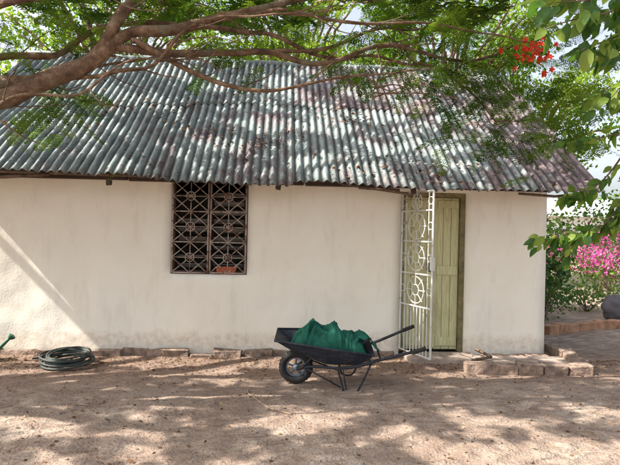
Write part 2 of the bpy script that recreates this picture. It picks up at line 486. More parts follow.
m.add([(x, y, z) for z, k in ((WZ0+.008, .82), (WZ0+.085, 1), (WZ0+.10, 1.05), (WZ0+.10, .9), (WZ0+.06, .85)) for x, y in
       ((-.66-.13*k, .012-.02*k+.0), (-.66+.13*k, .012-.02*k), (-.66+.13*k, .012+.015*k), (-.66-.13*k, .012+.015*k))],
      [(a*4+b, a*4+(b+1) % 4, a*4+4+(b+1) % 4, a*4+4+b) for a in range(4) for b in range(4)]+[(3, 2, 1, 0), (16, 17, 18, 19)])
m.obj('terracotta_window_box', M_TERRA, None)

# door
m = MB()
m.box((DX0+.002, .06, -.03), (DX0+.06, .15, DZ1-.002)); m.box((DX1-.065, .05, -.03), (DX1-.002, .15, DZ1-.002))
m.box((DX0+.061, .058, DZ1-.06), (DX1-.066, .148, DZ1-.003))
m.obj('door_frame', M_DOORFR, house, bevel=.005)
m = MB()
xa, xb = DX0+.062, DX1-.067; nb = 7; bw = (xb-xa)/nb
for k in range(nb):
    m.box((xa+k*bw+.0025, .10+R.uniform(-.002, .002), -.005), (xa+(k+1)*bw-.0025, .13, DZ1-.063))
xm = xa+bw*4
for z0, z1 in ((.04, .16), (.98, 1.10), (1.86, 1.96)): m.box((xa+.01, .082, z0), (xm-.02, .097, z1)); m.box((xm+.02, .082, z0), (xb-.01, .097, z1))
m.box((xm-.018, .075, .02), (xm+.016, .098, DZ1-.07))
m.obj('plank_door', M_DOOR, house, bevel=.004)
m = MB(); m.box((xm-.10, .070, 1.02), (xm-.04, .081, 1.14)); m.tube([(xm-.07, .07, 1.06), (xm-.07, .03, 1.06), (xm-.13, .03, 1.06)], .008, 6)
m.obj('door_lock', M_BLACKIRON, house)

# iron gate, open outwards
gate = MB(); A = Vector((1.59, -.02, 0)); B = Vector((1.82, -.60, 0)); ax = (B-A).normalized(); GL = (B-A).length
def GP(u, z, off=0): return A+ax*u+Vector((ax.y, -ax.x, 0))*off+Vector((0, 0, z))
z0, z1 = .03, 2.03
for u in (0, GL): gate.bar(GP(u, z0), GP(u, z1), .014, 8)
for z in (z0, z1, .62, 1.02, 1.42, 1.80): gate.bar(GP(0, z, .002), GP(GL, z, .002), .010)
for f in (.14, .86): gate.bar(GP(GL*f, z0, -.004), GP(GL*f, z1, -.004), .007)
for k in range(1, 7): gate.bar(GP(GL*(.14+.72*k/7), z0, -.004), GP(GL*(.14+.72*k/7), .62, -.004), .007)
def gring(u, z, r, t=.007, n=20):
    gate.tube([GP(u+r*math.cos(2*math.pi*k/n), z+r*math.sin(2*math.pi*k/n), .004) for k in range(n)], t, 5, True)
for zc in (.82, 1.22, 1.61, 1.915):
    r = .165 if zc < 1.8 else .095
    gring(GL/2, zc, r); gring(GL/2, zc, r*.4)
    for a in range(8):
        q = a*math.pi/4; gate.bar(GP(GL/2+r*.4*math.cos(q), zc+r*.4*math.sin(q), .004), GP(GL/2+r*1.15*math.cos(q), zc+r*1.15*math.sin(q), .004), .006, 5)
    for su in (.07, .93): gring(GL*su, zc, .045, .005, 12)
gate.box((B.x-.02, B.y-.03, 1.08), (B.x+.02, B.y+.04, 1.24))
gate.obj('gate', M_WHITEIRON, house, smooth=False)

# footing, step, kerb
m = MB(); x = -4.1
while x < 1.5:
    l = R.uniform(.14, .42); d = R.uniform(.06, .20)
    m.box((x, -d, -.15), (min(x+l, 1.55)-R.uniform(.002, .012), -.03, R.uniform(-.03, .02)), .024); x += l
m.obj('footing_stones', M_STONE, house, bevel=.010)
m = MB(); m.box((1.62, -.40, -.15), (2.52, -.03, .0), .008); m.obj('door_step', M_CONC, house, bevel=.02)
m = MB()
def blockrow(p, q, w, h, ln, base=-.14):
    p = Vector(p); q = Vector(q); d = (q-p); L = d.length; d.normalize(); n = max(1, round(L/ln)); a = math.atan2(d.y, d.x)
    for k in range(n):
        M = Matrix.Translation(p+d*(L*(k+.5)/n))@Matrix.Rotation(a+R.uniform(-.05, .05), 4, 'Z')
        m.box((-L/n/2+.003, -w/2, base), (L/n/2-.003, w/2, h+R.uniform(-.022, .012)), .016, M)
blockrow((2.18, -.78, 0), (3.62, -.88, 0), .17, .055, .30)
blockrow((3.62, -.76, 0), (3.92, .9, 0), .16, .045, .34)
blockrow((2.6, -.15, 0), (3.5, -.15, 0), .12, .0, .3)
m.obj('kerb_blocks', M_STONE, house, bevel=.010)
m = MB(); m.box((2.3, -.70, -.15), (3.66, -.22, -.01), .005); m.obj('ledge_fill', M_CONC, house, bevel=.01)
m = MB(); m.tube([(2.33, -.6, .02), (2.62, -.45, .03), (2.5, -.25, .08)], .02, 6); m.obj('broken_stick', M_GREYWOOD, None, smooth=True)

# ------------------------------------------------------------------ wheelbarrow
wb = empty('wheelbarrow', (.20, -1.42, -.012))
wb.rotation_euler = (math.radians(6), 0, math.radians(-4))
def wbo(m, *a, **k): return m.obj(*a, parent=wb, **k)
m = MB()
top = [(-.20, -.20, .495), (.28, -.31, .47), (.74, -.29, .405), (.74, .29, .405), (.28, .31, .47), (-.20, .20, .495)]
bot = [(.12, -.14, .315), (.30, -.19, .275), (.60, -.19, .27), (.60, .19, .27), (.30, .19, .275), (.12, .14, .315)]
mid = [tuple(a*.5+b*.5+(0 if i != 2 else -.012) for i, (a, b) in enumerate(zip(t, b_))) for t, b_ in zip(top, bot)]
m.add(bot+mid+top, [(i, (i+1) % 6, 6+(i+1) % 6, 6+i) for i in range(6)]+[(6+i, 6+(i+1) % 6, 12+(i+1) % 6, 12+i) for i in range(6)]+[(0, 1, 4, 5), (1, 2, 3, 4)])
o = wbo(m, 'tray', M_TRAY); so = o.modifiers.new('t', 'SOLIDIFY'); so.thickness = .004; bv = o.modifiers.new('b', 'BEVEL'); bv.width = .02; bv.segments = 2
m = MB(); m.tube([Vector(p) for p in top], .011, 8, True); wbo(m, 'rim', M_TRAY, smooth=True)
m = MB()
for s in (-1, 1):
    m.tube(catmull([(0, s*.06, .17), (.18, s*.13, .225), (.5, s*.23, .258), (.82, s*.26, .36), (1.17, s*.29, .49+s*.02)], 6), .015, 8)
    m.tube(catmull([(.40, s*.22, .262), (.45, s*.23, .10), (.48, s*.235, .012), (.58, s*.235, .012), (.64, s*.24, .12), (.72, s*.245, .31)], 5), .010, 7)
    m.bar((.05, s*.085, .17), (.16, s*.15, .33), .009)
    m.bar((.12, s*.14, .20), (.44, s*.22, .06), .008)
m.bar((.49, -.235, .05), (.49, .235, .05), .009); m.bar((.81, -.26, .355), (.81, .26, .355), .010)
wbo(m, 'frame_and_handles', M_BLACKIRON, smooth=True)
m = MB()
for s in (-1, 1): m.tube([(1.10, s*.283, .462+s*.02), (1.22, s*.294, .51+s*.02)], .020, 9)
wbo(m, 'grips', M_TYRE, smooth=True)
m = MB(); m.ring((0, 0, .17), .135, .036, 'y', 32, 10)
for k in range(30):
    q = 2*math.pi*k/30; c_, s_ = math.cos(q), math.sin(q)
    m.bar((.168*c_, -.022, .17+.168*s_), (.170*math.cos(q+.08), .022, .17+.170*math.sin(q+.08)), .005, 4)
wbo(m, 'tyre', M_TYRE, smooth=True)
m = MB(); m.ring((0, 0, .17), .095, .012, 'y', 24, 8)
for k in range(5):
    q = k*2*math.pi/5+.3; m.bar((.02*math.cos(q), 0, .17+.02*math.sin(q)), (.095*math.cos(q), 0, .17+.095*math.sin(q)), .011)
m.tube([(0, -.08, .17), (0, .08, .17)], .014, 8); m.tube([(0, -.028, .17), (0, .028, .17)], .03, 10)
wbo(m, 'wheel_rim', M_RIM, smooth=True)
def lump(m, c, r, seed, n=(64, 34), rg=1.0):
    vs = []; fs = []
    for j in range(n[1]+1):
        th = math.pi*j/n[1]
        for i in range(n[0]):
            ph = 2*math.pi*i/n[0]; d = Vector((math.sin(th)*math.cos(ph), math.sin(th)*math.sin(ph), math.cos(th)))
            p = d*1.6+Vector((seed, seed*.7, 0))
            w_ = Vector((noise.noise(p*1.3), noise.noise(p*1.3+Vector((7, 0, 0))), 0))*.8
            k = 1+.28*noise.noise(p)-rg*.42*(abs(noise.noise(p*1.9+w_))-.2)-rg*.26*(abs(noise.noise(p*4.2+w_))-.2)
            vs.append((c[0]+d.x*r[0]*k, c[1]+d.y*r[1]*k, c[2]+d.z*r[2]*k))
    for j in range(n[1]):
        for i in range(n[0]):
            i2 = (i+1) % n[0]; fs.append((j*n[0]+i, (j+1)*n[0]+i, (j+1)*n[0]+i2, j*n[0]+i2))
    m.add(vs, fs)
# crumpled net heaped inside the tray
m = MB(); NU, NV = 170, 100; vs = []
for j in range(NV+1):
    v = j/NV*2-1
    for i in range(NU+1):
        u = i/NU*2-1
        hw = .235 if u > -.6 else .235-.10*(-.6-u)/.4
        x = .52+.39*u; y = -1.45+hw*v-.02*u
        env = max(0, 1-abs(u)**4)*max(0, 1-abs(v)**6)
        p = Vector((x*4.6, y*4.6, 0)); wv = Vector((noise.noise(p*.9), noise.noise(p*.9+Vector((5, 3, 0))), 0))*1.8
        rid = 1-2*abs(noise.noise(p*1.1+wv)); rid2 = 1-2*abs(noise.noise(p*2.4+wv*1.6+Vector((0, 0, 3)))); rid3 = 1-2*abs(noise.noise(p*5+wv*2))
        hump = .090*math.exp(-((x-.36)/.08)**2)+.105*math.exp(-((x-.56)/.08)**2)+.075*math.exp(-((x-.76)/.08)**2)
        z = .440-.11*(x-.3)+env*(hump+.060*rid+.050*rid2+.018*rid3-.01)-(1-env)*.09
        vs.append((x+.06*noise.noise(p*1.5+Vector((0, 9, 0)))*env, y+.06*noise.noise(p*1.5+Vector((9, 0, 0)))*env, z))
m.add(vs, [(j*(NU+1)+i, j*(NU+1)+i+1, (j+1)*(NU+1)+i+1, (j+1)*(NU+1)+i) for j in range(NV) for i in range(NU)])
tail = []
for j in range(25):
    for i in range(31):
        a_, b_ = i/30, j/24; x = .76+.23*a_; y = -1.70+.34*b_+.03*math.sin(a_*4)
        z = .445+.05*math.sin(a_*3.1)-.09*a_*a_+.035*(1-2*abs(noise.noise(Vector((x*9, y*12, 2)))))+.01*noise.noise(Vector((x*30, y*30, 2)))
        tail.append((x, y, z))
m.add(tail, [(j*31+i, j*31+i+1, (j+1)*31+i+1, (j+1)*31+i) for j in range(24) for i in range(30)])
m.obj('green_shade_net', M_TARP, None, smooth=True)

# ------------------------------------------------------------------ hose coil
m = MB(); pts = []
turns = 9
for k in range(turns*26):
    a = 2*math.pi*k/26; t = k/26
    r = .235+.03*math.sin(t*2.1)+.025*math.sin(a*.37+1)-.012*(t % 3)
    pts.append((-2.36+r*math.cos(a)*1.08+.03*math.sin(t*1.7), -.60+r*math.sin(a)*.9, -.05+.011*t+.014*math.sin(a*1.1+t)+.05*(math.sin(a)+1)*.5))
m.tube(pts, .0115, 7)
a0 = Vector(pts[-1]); m.tube(catmull([a0, a0+Vector((-.15, .12, -.03)), a0+Vector((-.42, .15, -.07)), a0+Vector((-.62, .06, -.08))], 8), .0115, 7)
m.obj('garden_hose', M_HOSE, None, smooth=True)
m = MB(); pts = catmull([(-.26, -1.62, 0), (-.24, -1.80, 0), (-.12, -2.05, 0), (-.02, -2.2, 0), (.14, -2.33, 0)], 8)
m.tube([(p[0], p[1], gheight(p[0], p[1])+.007) for p in pts], [.005+.004*i/len(pts) for i in range(len(pts))], 6)
for k in range(26):
    x, y, a, l = R.uniform(-3.6, 3.6), R.uniform(-3.2, -.5), R.uniform(0, 3.14), R.uniform(.05, .22)
    P = [(x+math.cos(a)*l*t+.02*math.sin(5*t), y+math.sin(a)*l*t) for t in (0, .35, .7, 1)]
    m.tube([(a_, b_, gheight(a_, b_)+.007) for a_, b_ in P], R.uniform(.002, .005), 5)
m.obj('fallen_sticks', simple('dry_stick', (.30, .22, .16), .9, var=.5), None, smooth=True)

# watering can at the far left
wc = empty('watering_can', (-3.42, -.42, -.06))
m = MB(); prof = [(.0, .01), (.12, .01), (.125, .03), (.115, .24), (.10, .26), (.10, .27), (.05, .272)]
n = 22; vs = [(r*math.cos(2*math.pi*k/n), r*math.sin(2*math.pi*k/n), z) for r, z in prof for k in range(n)]
m.add(vs, [(j*n+k, j*n+(k+1) % n, (j+1)*n+(k+1) % n, (j+1)*n+k) for j in range(len(prof)-1) for k in range(n)])
m.obj('body', M_GREENPL, wc, smooth=True)
m = MB(); pts = catmull([(.10, 0, .06), (.2, 0, .12), (.29, 0, .21), (.33, 0, .25)], 5); m.tube(pts, [.022-.0006*i for i in range(len(pts))], 9)
m.tube([(.325, 0, .245), (.352, 0, .272), (.36, 0, .28)], [.014, .04, .042], 12); m.obj('spout', M_GREENPL, wc, smooth=True)
m = MB(); m.tube(catmull([(-.115, 0, .08), (-.20, 0, .16), (-.16, 0, .31), (0, 0, .36), (.09, 0, .27)], 7), .012, 8); m.obj('handle', M_GREENPL, wc, smooth=True)

# ------------------------------------------------------------------ litter
n = 6000
lx = NR.uniform(-5, 5.5, n); ly = np.where(NR.random(n) < .6, -.15-np.abs(NR.normal(0, .45, n)), NR.uniform(-4.3, -.2, n))
lz = np.array([gheight(a, b)+.006 for a, b in zip(lx, ly)])
d = rdir(n, -.15, .15); up = np.tile([0, 0, 1.], (n, 1))+NR.normal(0, .35, (n, 3))
scatter('leaf_litter', *LOZ, np.stack([lx, ly, lz], 1), rot_from(d, up), NR.uniform(.012, .045, n), NR.uniform(0, 1, n), LM_LITTER)
n = 3400; rx_ = NR.uniform(-4.2, 3.8, n); uu = NR.uniform(0, 3.7, n)
keep = np.array([noise.noise(Vector((a*1.1, b*1.4, 2))) > .15 or R.random() < .08 for a, b in zip(rx_, uu)])
rx_ = rx_[keep]; uu = uu[keep]; n = len(uu)
scatter('dry_leaves', *LOZ, np.stack([rx_, -.5+uu*.785-.02, 2.08+uu*.62+.035], 1), rot_from(rdir(n, -.4, .4), np.tile([0, -.6, .8], (n, 1))+NR.normal(0, .3, (n, 3))),
        NR.uniform(.03, .08, n), NR.uniform(0, .5, n), LM_LITTER, house)
m = MB()
for k in range(300):
    x, y = R.uniform(-4, 5.5), R.choice([R.uniform(-4, -.3), -.2-abs(R.gauss(0, .35))]); s = R.uniform(.006, .02)
    z = gheight(x, y); vs = []
    for a in range(6): q = a*math.pi/3+R.uniform(-.3, .3); vs.append((x+s*math.cos(q)*R.uniform(.7, 1.2), y+s*math.sin(q)*R.uniform(.7, 1.2), z-.004))
    vs += [(a*.6+x*.4, b*.6+y*.4, z+s*R.uniform(.5, .8)) for a, b, _ in vs]
    m.add(vs, [(i, (i+1) % 6, 6+(i+1) % 6, 6+i) for i in range(6)]+[tuple(range(6, 12))])
m.obj('pebbles', M_STONE, None, smooth=True)

# ------------------------------------------------------------------ the flame tree
ft = empty('flame_tree')
m = MB()
def limb(pts, r0, r1, n=8, wob=.03, sides=9, out=None):
    P = catmull(pts, n); N = len(P)
    for i in range(1, N-1): P[i] = P[i]+Vector((noise.noise(P[i]*2.4), noise.noise(P[i]*2.4+Vector((9, 0, 0))), noise.noise(P[i]*2.4+Vector((0, 9, 0)))))*wob*2
    rad = [(r0+(r1-r0)*(i/(N-1)))*(1+.2*noise.noise(P[i]*7)) for i in range(N)]
    m.tube(P, rad, sides); return P
limb([(-5.9, -2.3, -.15), (-5.75, -2.35, .6), (-5.3, -2.45, 1.5), (-4.7, -2.5, 2.0)], .33, .2, 8, .03, 14)
vis = []
vis.append(limb([(-4.7, -2.5, 2.0), (-3.6, -2.45, 2.28), (-2.75, -2.5, 2.41), (-2.1, -2.5, 2.47), (-1.65, -2.5, 2.66), (-1.28, -2.5, 2.95), (-.95, -2.5, 3.05), (-.5, -2.45, 3.2), (.2, -2.3, 3.45)], .095, .025, sides=12))
vis.append(limb([(-3.9, -2.3, 2.3), (-2.9, -2.2, 2.58), (-2.15, -2.3, 2.64), (-1.7, -2.4, 2.70), (-1.42, -2.5, 2.88), (-1.25, -2.5, 3.15), (-1.1, -2.4, 3.5), (-.9, -2.4, 4.2)], .062, .038))
vis.append(limb([(-1.28, -2.5, 2.90), (-.95, -2.5, 2.86), (-.5, -2.45, 2.92), (-.1, -2.4, 2.93), (.3, -2.4, 2.90), (.75, -2.4, 3.03), (1.1, -2.3, 3.08), (1.5, -2.2, 3.02), (2.1, -2.1, 3.2)], .034, .010))
vis.append(limb([(-1.15, -2.55, 2.93), (-.85, -2.6, 2.78), (-.45, -2.6, 2.60), (-.1, -2.6, 2.57), (.3, -2.55, 2.66), (.7, -2.5, 2.78), (1.1, -2.4, 2.86)], .024, .005))
vis.append(limb([(-.7, -2.5, 3.12), (-.2, -2.4, 3.10), (.3, -2.3, 3.00), (.8, -2.2, 3.02), (1.3, -2.2, 2.96), (1.6, -2.2, 2.75), (1.85, -2.2, 2.5)], .020, .005))
vis.append(limb([(-.1, -2.4, 2.94), (.4, -2.3, 3.06), (.9, -2.2, 3.25), (1.5, -2.1, 3.35)], .018, .008))
vis.append(limb([(.76, -2.4, 3.02), (.80, -2.42, 2.85), (.74, -2.44, 2.65), (.72, -2.44, 2.35)], .008, .003, 6, .01, 6))
vis.append(limb([(-3.0, -2.4, 2.4), (-2.4, -2.3, 2.78), (-1.9, -2.2, 2.95), (-1.3, -2.1, 3.25), (-.7, -2.0, 3.3), (0, -1.9, 3.55)], .036, .015))
vis.append(limb([(-3.2, -2.3, 2.3), (-2.5, -2.6, 2.85), (-2.0, -2.7, 3.1), (-1.5, -2.7, 3.2), (-1.1, -2.7, 3.5)], .033, .018))
vis.append(limb([(-1.6, -2.45, 2.66), (-1.2, -2.6, 2.68), (-.95, -2.65, 2.72), (-.7, -2.7, 2.98), (-.3, -2.7, 3.1), (.3, -2.7, 3.12)], .018, .007))
vis.append(limb([(-.5, -2.5, 3.2), (.1, -2.6, 3.18), (.6, -2.7, 3.05), (1.2, -2.7, 3.12), (1.9, -2.7, 3.0)], .017, .005))
vis.append(limb([(-2.6, -2.5, 2.4), (-2.2, -2.1, 2.7), (-1.9, -1.6, 2.95), (-1.2, -1.2, 3.3)], .025, .010))
vis.append(limb([(-2.7, -2.6, 2.40), (-2.2, -2.7, 2.33), (-1.9, -2.7, 2.42), (-1.5, -2.7, 2.50), (-1.1, -2.7, 2.72), (-.6, -2.6, 2.80)], .018, .005))
for k in range(80):
    P = R.choice(vis); p = R.choice(P[len(P)//4:]); a = R.uniform(-.6, 1.2); l = R.uniform(.25, .7)
    q = p+Vector((math.cos(a)*l, R.uniform(-.2, .2), math.sin(a)*l*.8)); mm = p.lerp(q, .5)+Vector((0, 0, R.uniform(-.08, .08)))
    limb([p, mm, q], .007, .002, 4, .015, 5)
ups = []
for tx, ty, tz in ((-8.5, -3.5, 4.9), (-6.5, -5, 4.9), (-3.2, -4.5, 4.9), (-2.0, -2.2, 4.9), (.8, -3.0, 4.9), (-3.5, .2, 5.0), (-7, .4, 5.0), (-.5, -.2, 5.0), (2.8, -1.5, 4.9), (-10, -1, 4.9), (-1.5, 1.8, 5.2), (1.5, 1.2, 5.1), (-5, 2, 5.2)):
    f = Vector((-5.2, -2.4, 1.6)); e_ = Vector((tx, ty, tz)); mid_ = f.lerp(e_, .5)+Vector((-.3, 0, .9))
    ups.append(limb([f, f.lerp(mid_, .5)+Vector((0, 0, .25)), mid_, e_], .11, .04, 6, .08))
skel = np.array([p for P in ups for p in P[6:]])
# crown mostly out of view: flat frond layer, openings shaped to dapple the sun
NF = 24000; P0 = np.stack([NR.uniform(-12.5, 3.4, NF), NR.uniform(-5.6, 2.8, NF)], 1)
def openness(x, y):
    s = noise.noise(Vector((x*.45, y*.45, 4)))*.30
    a = noise.noise(Vector((x*1.35, y*1.9, 1.0)))*1.05
    b = noise.noise(Vector((x*2.6, y*3.2, 6.0)))*.9
    c = noise.noise(Vector((x*4.2, y*4.8, 2.0)))*.8 if y > -.6 else -1
    return max(a, b, c)+s+(.03 if y < -3.2 else 0)
op = np.array([openness(a, b) for a, b in P0])
keep = op < .145
gap = (P0[:, 0] > -8.4) & (P0[:, 0] < -5.8) & (P0[:, 1] > -1.45) & (P0[:, 1] < .1)  # opening cut in the crown so sun streaks reach the left wall
keep &= ~gap
P0 = P0[keep]; k = len(P0)
zc = 4.90+.10*np.sin(P0[:, 0]*.9)+np.clip(P0[:, 1], 0, 3)*.13+NR.normal(0, .04, k)
an = NR.uniform(0, 2*np.pi, k); dd = np.stack([np.cos(an), np.sin(an), NR.uniform(-.15, .25, k)], 1)
sc = NR.uniform(.38, .68, k)
L = np.stack([P0[:, 0], P0[:, 1], zc], 1)-dd*(.21*sc)[:, None]
scatter('high_canopy', *FR_LO, L, rot_from(dd, np.tile([0, 0, 1.], (k, 1))+NR.normal(0, .2, (k, 3))), sc, NR.uniform(.1, .9, k), LM_CANOPY, ft)
for j in NR.choice(k, 150, replace=False):
    c = L[j]; i = np.argmin(((skel-c)**2).sum(1)+np.where(skel[:, 2] > c[2], 2, 0)); a = Vector(skel[i]); b = Vector(c)
    limb([a, a.lerp(b, .5)+Vector((0, 0, .08)), b], .018, .005, 4, .04, 5)
m.obj('trunk_and_limbs', M_BARK, ft, smooth=True)
pl = []; dl = []
def spray(x, y, z, n, sx=.2, sz=.15, droop=-.2):
    for _ in range(n):
        pl.append((x+R.gauss(0, sx), y+R.gauss(0, .25), z+R.gauss(0, sz))); a = R.uniform(0, 2*math.pi)
        dl.append((math.cos(a), math.sin(a)*.7, droop+R.uniform(-.35, .35)))
for x, z, n in ((-2.0, 2.50, 12), (-1.85, 2.40, 14), (-1.6, 2.42, 8), (-2.2, 3.05, 18), (-1.8, 3.2, 20), (-1.3, 3.3, 18), (-.8, 3.32, 18), (-.3, 3.3, 18), (.2, 3.3, 20),
                (.6, 3.25, 22), (1.0, 3.25, 30), (1.4, 3.15, 36), (1.7, 3.1, 34), (1.35, 2.75, 20), (1.7, 2.7, 28), (1.95, 2.5, 26), (2.2, 2.75, 26), (2.4, 2.4, 20), (2.6, 3.1, 20), (2.7, 2.6, 24),
                (2.1, 3.3, 24), (1.0, 2.95, 12), (.5, 3.05, 8), (-.5, 3.05, 6), (2.05, 2.4, 8), (-2.3, 2.75, 10)):
    spray(x, -2.2, z, n)
pl = np.array(pl); dl = np.array(dl); k = len(pl)
scatter('low_fronds', *FR_HI, pl, rot_from(dl, np.tile([0, 0, 1.], (k, 1))+NR.normal(0, .5, (k, 3))), NR.uniform(.6, 1.15, k), NR.uniform(.1, .95, k), LM_FEATHER, ft)
bl = []
for _ in range(34): bl.append((R.gauss(1.96, .10), -2.55+R.gauss(0, .08), R.gauss(2.98, .07)))
bl += [(R.gauss(2.06, .05), -2.5, R.gauss(2.86, .04)) for _ in range(6)]
bl = np.repeat(np.array(bl), 5, 0); k = len(bl); ang = np.tile(np.arange(5)*2*np.pi/5, k//5); tilt = np.repeat(rdir(k//5), 5, 0)
bd = np.stack([np.cos(ang), .35*np.ones(k)*-1, np.sin(ang)], 1)+tilt*.7
scatter('red_blossom', *OV, bl, rot_from(bd, np.tile([0, -1., .2], (k, 1))+tilt*.5), NR.uniform(.024, .038, k), NR.uniform(0, 1, k), LM_RED, ft, smooth=True)

# ------------------------------------------------------------------ broad-leaved tree hanging in from the right
bt = empty('broadleaf_tree')
m = MB(); twigs = []
limb([(5.2, -3.0, -.1), (5.1, -3.0, 1.2), (4.7, -3.0, 2.3), (4.2, -2.9, 3.4), (3.9, -2.8, 4.6)], .16, .08, 8, .04, 12)
def twig(pts, r0=.008, r1=.002): twigs.append(limb(pts, r0, r1, 6, .02, 6))
limb([(4.6, -3.0, 2.5), (3.8, -3.1, 3.1), (3.0, -3.3, 3.3), (2.2, -3.4, 3.15)], .05, .012)
limb([(4.8, -3.0, 2.0), (4.0, -2.8, 2.5), (3.3, -2.7, 2.55), (2.8, -2.6, 2.3)], .04, .010)
twig([(2.2, -3.4, 3.15), (1.9, -3.5, 3.0), (1.6, -3.55, 2.92)]); twig([(2.4, -3.4, 3.15), (2.1, -3.5, 2.85), (1.95, -3.5, 2.6)])
twig([(3.0, -3.3, 3.3), (2.5, -3.4, 2.95), (2.2, -3.5, 2.6)]); twig([(2.8, -3.3, 3.2), (2.2, -3.4, 3.3), (1.5, -3.5, 3.1)])
twig([(2.2, -3.4, 3.0), (1.8, -3.9, 2.75), (1.42, -4.1, 2.60)]); twig([(2.6, -3.4, 3.1), (2.0, -4.0, 2.65), (1.6, -4.1, 2.40)]); twig([(2.4, -3.4, 3.1), (1.9, -4.0, 2.8), (1.25, -4.1, 2.64)])
twig([(2.8, -3.3, 3.1), (2.1, -3.9, 2.6), (1.75, -4.1, 2.25)]); twig([(2.8, -3.3, 3.1), (2.2, -3.6, 2.75), (2.0, -3.7, 2.35)])
twig([(2.9, -3.3, 3.1), (2.2, -3.8, 2.55), (1.9, -3.9, 2.2)]); twig([(2.6, -3.4, 3.1), (1.9, -3.9, 2.6), (1.65, -4.0, 2.45)])
twig([(2.6, -3.4, 3.1), (1.8, -4.0, 2.6), (1.45, -4.1, 2.42)]); twig([(2.5, -3.4, 3.1), (1.7, -4.0, 2.7), (1.25, -4.15, 2.50)])
twig([(3.0, -3.1, 3.2), (2.6, -3.2, 2.6), (2.4, -3.2, 2.2)]); twig([(2.8, -2.6, 2.3), (2.6, -2.6, 2.0), (2.4, -2.6, 1.85), (2.25, -2.6, 1.82)])
twig([(3.0, -2.6, 2.3), (2.75, -2.6, 1.85), (2.55, -2.6, 1.6), (2.3, -2.6, 1.50), (2.05, -2.6, 1.48)]); twig([(2.55, -2.6, 1.6), (2.4, -2.6, 1.52), (2.28, -2.62, 1.36)])
twig([(2.9, -2.7, 2.4), (2.5, -2.7, 2.3), (2.2, -2.7, 2.25)]); twig([(3.2, -2.7, 2.6), (2.8, -2.8, 2.55), (2.4, -2.8, 2.6)])
twig([(2.8, -2.6, 2.0), (2.7, -2.6, 1.75), (2.62, -2.6, 1.6)]); twig([(3.2, -2.7, 2.6), (2.8, -2.9, 2.2), (2.55, -2.9, 2.0)]); twig([(3.2, -2.7, 2.7), (2.7, -2.9, 2.75), (2.3, -2.9, 2.45)])
for p in [(3.4, -3.2, 3.6), (3.8, -2.5, 4.1), (4.2, -3.4, 3.8), (4.6, -2.6, 4.4), (3.3, -2.4, 3.4)]:
    for _ in range(4): q = Vector(p)+Vector((R.uniform(-.8, .5), R.uniform(-.6, .6), R.uniform(-.6, .5))); twig([(3.95, -2.8, 4.0), p, q])
m.obj('trunk_and_twigs', M_BARK, bt, smooth=True)
pl = []; dl = []
for T in twigs:
    T = T[3:]
    for i in range(len(T)-1):
        t = (T[i+1]-T[i]).normalized()
        for _ in range(R.choice((2, 3, 4))):
            s = R.choice((-1, 1)); pl.append(T[i].lerp(T[i+1], R.random())+Vector((R.gauss(0, .02), R.gauss(0, .04), R.gauss(0, .02)))); sd = Vector((-t.z, R.uniform(-.9, .9), t.x))*s
            dl.append(t*.5+sd*R.uniform(.3, 1)+Vector((0, 0, -R.uniform(.3, 1.1))))
    pl.append(T[-1]); dl.append((T[-1]-T[-2]).normalized()+Vector((0, 0, -.5)))
pl = np.array([tuple(p) for p in pl]); dl = np.array([tuple(p) for p in dl]); k = len(pl)
scatter('hanging_leaves', *OV, pl, rot_from(dl, NR.normal(0, .7, (k, 3))+[0, -.6, .6]), NR.uniform(.06, .125, k), NR.uniform(.1, 1, k), LM_OVATE, bt, smooth=True)

# ------------------------------------------------------------------ trees and shrubs beyond
def tree(name, base, h, cr, cz, ncl, per, leaf, mat, clr=.75, tint=(.1, .95)):
    global m
    root = empty(name); m = MB(); bx, by = base
    limb([(bx, by, -.1), (bx+R.uniform(-.2, .2), by, h*.25), (bx+R.uniform(-.4, .4), by, h*.5), (bx, by, cz)], .028*h, .010*h, 6, .05, 10)
    d = rdir(ncl); rr = NR.uniform(.25, 1, ncl)**.5
    C = d*rr[:, None]*np.array(cr)+[bx, by, cz]
    for c in C: limb([(bx, by, h*.4), (.5*bx+.5*c[0], .5*by+.5*c[1], .45*h*.5+.55*c[2]), tuple(c)], .007*h, .003*h, 4, .08, 5)
    m.obj('trunk_and_limbs', M_BARK, root, smooth=True)
    Lc = np.repeat(C, per, 0); k = len(Lc); Lc = Lc+NR.normal(0, clr*.5, (k, 3))*[1, 1, .6]
    T = np.repeat(NR.uniform(*tint, ncl), per)
    scatter('crown', *LOZ, Lc, rot_from(rdir(k), rdir(k)), NR.uniform(.7, 1.3, k)*leaf, T, mat, root, .2)
tree('leafy_tree', (-5.0, 9.5), 9.5, (3.6, 2.4, 2.6), 7.6, 50, 150, .16, LM_BACK, tint=(.2, 1))
tree('leafy_tree', (.5, 10.5), 9.5, (3.6, 2.4, 2.4), 8.0, 50, 150, .16, LM_BACK, tint=(.2, 1))
tree('leafy_tree', (5.0, 9.0), 9, (3.0, 2.4, 2.5), 7.2, 48, 150, .15, LM_BACK, tint=(.2, 1))
tree('leafy_tree', (9.2, 12.5), 9, (3.6, 2.6, 2.8), 6.2, 56, 150, .17, LM_BACK)
tree('leafy_tree', (-12, 11), 9, (3.4, 2.6, 2.6), 7, 40, 110, .2, LM_BACK)
NB = 110; C = np.stack([NR.uniform(-70, 85, NB), NR.uniform(42, 56, NB), NR.uniform(1.0, 5.5, NB)], 1)
Lc = np.repeat(C, 120, 0); k = len(Lc); Lc = Lc+NR.normal(0, 1, (k, 3))*[2.2, 1.2, 1.0]; Lc[:, 2] = np.abs(Lc[:, 2])
scatter('distant_trees', *LOZ, Lc, rot_from(rdir(k), rdir(k)), NR.uniform(.4, .9, k), np.repeat(NR.uniform(.1, .9, NB), 120), LM_BACK, None, .2)

